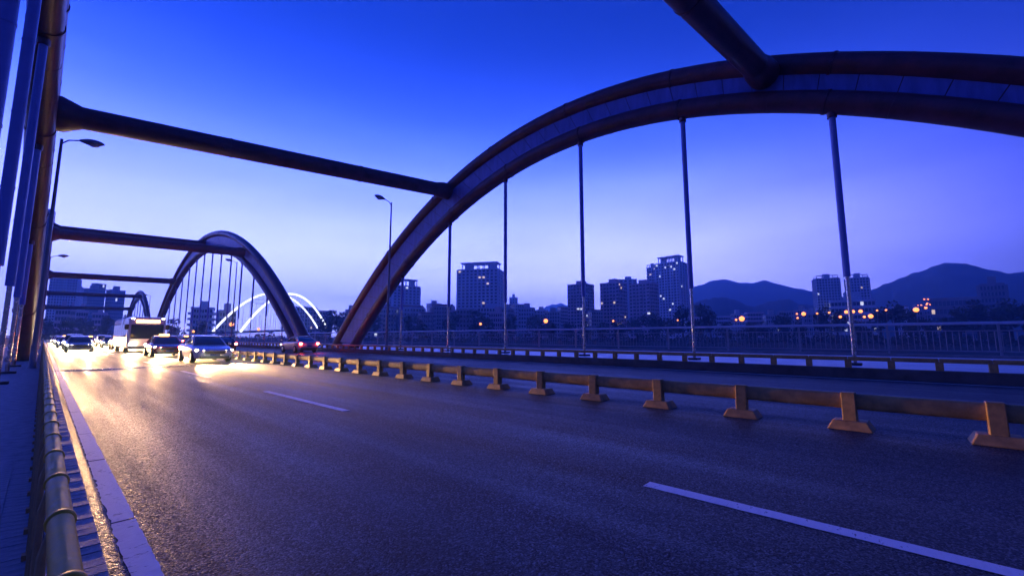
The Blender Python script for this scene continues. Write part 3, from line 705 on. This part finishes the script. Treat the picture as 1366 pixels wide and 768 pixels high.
def car(label, paint, loc, rz, suv=False, taxi=False, head=True, tail=False, power=0):
    t = thing('car', label, 'car', loc, rz, 'cars with lamps lit on the bridge')
    P = MATS['paint_' + paint]; up = .16 if suv else 0
    st = [(2.22,.62,.34,.60),(2.18,.78,.24,.68),(2.02,.86,.20,.74),(1.5,.89,.20,.84),(.95,.90,.20,.93),(.3,.905,.20,.96),(-.6,.905,.20,.97),(-1.3,.90,.20,.98),(-1.85,.87,.22,.98),(-2.12,.82,.28,.95),(-2.22,.70,.38,.86)]
    MB_ = loft([rsec(y, hw, z0+up*.5, z1+up, .16, 4, .06) for y, hw, z0, z1 in st]); MB_.build('body', P, t, True)
    if suv: cab = [(.98,.70,.92),(.35,.66,1.42),(-.3,.655,1.50),(-1.5,.65,1.47),(-2.1,.68,.95)]
    else: cab = [(1.05,.72,.90),(.30,.62,1.38),(-.25,.60,1.45),(-.9,.60,1.41),(-1.75,.70,.96)]
    secs = [rsec(y, hw + .06*(z < 1), .86 + up, z + up, .14, 4) if z > 1 else rsec(y, hw+.06, .84 + up, z + up, .03, 4) for y, hw, z in cab]
    g_ = loft(secs); g_.build('glasshouse', MATS['car_glass'], t, True)
    rf = loft([rsec(y, hw - .01, z - .03 + up, z + .014 + up, .02, 3) for y, hw, z in cab[1:-1]]); rf.build('roof', P, t, True)
    for s_ in (-1, 1):
        p0, p1, p2, p3 = [Vector((s_*(hw + (.045 if z < 1 else -.03)), y, z + up - (.0 if z < 1 else .03))) for y, hw, z in (cab[0], cab[1], cab[-2], cab[-1])]
        MB().tube([p0, p1], .032, 6).build('pillar', P, t, True); MB().tube([p2, p3], .05, 6).build('pillar', P, t, True)
        MB().box(s_*.66-.02, s_*.66+.02, -.34, -.28, .9+up, 1.38+up).build('pillar', MATS['black_trim'], t)
        mi = MB().box(min(s_*.92,s_*1.06), max(s_*.92,s_*1.06), .72, .82, .93+up, 1.06+up).build('mirror', P, t, bevel=.03)
        hl_ = MB().add([(s_*.52,2.215,.56+up),(s_*.80,2.12,.58+up),(s_*.83,2.05,.70+up),(s_*.50,2.19,.67+up),(s_*.52,2.12,.56+up),(s_*.78,2.0,.58+up),(s_*.8,1.95,.70+up),(s_*.5,2.1,.67+up)], [(0,1,2,3),(7,6,5,4),(0,4,5,1),(1,5,6,2),(2,6,7,3),(3,7,4,0)])
        h_ = hl_.build('headlight', MATS['head_lens' if head else 'lamp_lens'], t)
        MB().box(s_*.72-.09, s_*.72+.09, -2.245, -2.16, .70+up, .86+up).build('tail_light', MATS['tail_lens'], t, bevel=.02)
        for yy in (1.38, -1.33): wheel(t, s_*.80, yy, .32 + up*.25, .21)
    MB().box(-.48,.48,2.16,2.235,.46+up,.62+up).build('grille', MATS['black_trim'], t, bevel=.02)
    MB().box(-.66,.66,2.10,2.225,.24+up,.36+up).build('bumper_intake', MATS['black_trim'], t, bevel=.02)
    MB().box(-.22,.22,2.236,2.25,.37+up,.46+up).build('number_plate', MATS['plate_blue'], t)
    MB().box(-.22,.22,-2.25,-2.236,.55+up,.66+up).build('number_plate', MATS['plate_blue'], t)
    MB().box(-.68,.68,-2.235,-2.1,.30+up,.42+up).build('rear_bumper', MATS['black_trim'], t, bevel=.02)
    if taxi: MB().box(-.28,.28,-.45,-.25,1.46,1.58).build('roof_sign', MATS['route_panel'], t, bevel=.03)
    if head and power:
        for s_ in (-1, 1): beam_light(t, (s_*.66, 2.26, .63+up), (0, 1, -.19), power, (1.0,.54,.20))
    return t
def bus(label, paint, loc, rz, oncoming=True, power=0):
    t = thing('bus', label, 'bus', loc, rz, 'buses on the bridge'); P = MATS['paint_' + paint]
    loft([rsec(y, hw, .35, z1, .2, 4) for y, hw, z1 in ((5.5,1.16,2.95),(5.42,1.23,3.08),(4.9,1.25,3.12),(-5.2,1.25,3.12),(-5.45,1.2,3.05),(-5.5,1.12,2.95))]).build('body', P, t, True)
    MB().box(-1.1,1.1,5.44,5.52,1.2,2.45).build('windscreen', MATS['car_glass'], t, bevel=.06)
    MB().box(-.8,.8,5.46,5.525,2.58,2.86).build('route_display', MATS['route_panel'], t, bevel=.02)
    MB().box(-.9,.9,-5.53,-5.45,1.5,2.6).build('rear_window', MATS['car_glass'], t, bevel=.05)
    for s_ in (-1, 1):
        for i in range(6):
            y = 4.2 - i*1.6; MB().box(min(s_*1.24,s_*1.262), max(s_*1.24,s_*1.262), y-1.45, y, 1.35, 2.5).build('side_window', MATS['car_glass'], t)
        MB().box(s_*.92-.17, s_*.92+.17, 5.44, 5.53, .68, .86).build('headlight', MATS['head_lens' if oncoming else 'lamp_lens'], t, bevel=.03)
        MB().box(s_*.98-.12, s_*.98+.12, -5.54, -5.44, .8, 1.15).build('tail_light', MATS['tail_lens'], t, bevel=.02)
        MB().box(s_*1.0-.1, s_*1.0+.1, 5.40, 5.50, 2.9, 2.98).build('marker_lamp', MATS['marker_lens'], t, bevel=.02)
        MB().box(min(s_*1.24,s_*1.5), max(s_*1.24,s_*1.5), 5.3, 5.42, 2.0, 2.45).build('mirror', MATS['black_trim'], t, bevel=.04)
        for yy in (3.2, -3.0): wheel(t, s_*1.08, yy, .48, .3)
    MB().box(-1.15,1.15,5.46,5.53,.38,.58).build('front_bumper', MATS['black_trim'], t, bevel=.03)
    if oncoming and power:
        for s_ in (-1, 1): beam_light(t, (s_*.92, 5.56, .77), (0, 1, -.19), power, (1.0,.54,.20))
    return t
PW = 800
onc = [('white saloon leading the oncoming traffic beside the median', 'white', 6.2, 29, {}),
       ('red taxi with roof sign, second in the oncoming median lane', 'red', 5.9, 39, dict(taxi=True)),
       ('silver off-roader right behind the oncoming bus', 'silver', 6.1, 66, dict(suv=True)),
       ('black saloon behind the silver off-roader, oncoming', 'black', 6.0, 76, {}),
       ('white off-roader fifth car back in the oncoming median lane', 'white', 6.1, 87, dict(suv=True)),
       ('red saloon sixth car back in the oncoming median lane', 'red', 6.2, 98, {}),
       ('green taxi seventh car back in the oncoming median lane', 'green', 5.9, 110, dict(taxi=True)),
       ('silver saloon farthest back in the oncoming median lane', 'silver', 6.0, 128, {}),
       ('grey saloon leading the oncoming kerb lane', 'grey', 2.3, 56, {}),
       ('black off-roader second in the oncoming kerb lane', 'black', 2.4, 68, dict(suv=True)),
       ('blue saloon third in the oncoming kerb lane', 'blue', 2.2, 80, {}),
       ('green taxi with roof sign fourth in the oncoming kerb lane', 'green', 2.3, 93, dict(taxi=True)),
       ('white saloon fifth in the oncoming kerb lane', 'white', 2.2, 107, {}),
       ('silver off-roader sixth in the oncoming kerb lane', 'silver', 2.3, 124, dict(suv=True)),
       ('red saloon farthest back in the oncoming kerb lane', 'red', 2.2, 146, {})]
for lab, pc, x, y, kw in onc: car(lab, pc, (x, y, 0), math.pi, power=PW, **kw)
bus('white city bus coming on in the median lane', 'white', (6.1, 54, 0), math.pi, True, PW)
out = [('black saloon driving away just past the median barrier', 'black', 10.4, 44, {}),
       ('silver saloon driving away by the near arch foot', 'silver', 15.6, 40, {}),
       ('white off-roader driving away beyond the black saloon', 'white', 10.5, 70, dict(suv=True)),
       ('red taxi driving away below the tall middle arch', 'red', 15.3, 84, dict(taxi=True)),
       ('grey saloon driving away far along the right lanes', 'grey', 10.6, 105, {})]
for lab, pc, x, y, kw in out: car(lab, pc, (x, y, 0), 0, head=True, power=0, **kw)

# ------------------------------------------------------------------ dusk haze
hz = MB().box(-1500, 2700, -500, 2900, -9.5, 290).build('haze', MATS['soil']); stuff(hz)
hz.data.materials.clear(); hm = bpy.data.materials.new('haze'); hm.use_nodes = True; hn = hm.node_tree; hn.nodes.clear()
ho = hn.nodes.new('ShaderNodeOutputMaterial'); hv = hn.nodes.new('ShaderNodeVolumePrincipled')
hv.inputs['Color'].default_value = (.30, .58, 1.0, 1); hv.inputs['Density'].default_value = 0.0006; hv.inputs['Anisotropy'].default_value = .5
hn.links.new(hv.outputs[0], ho.inputs['Volume']); hz.data.materials.append(hm)
hz['label'] = 'thin blue evening haze over the town and hills'; hz['category'] = 'haze'
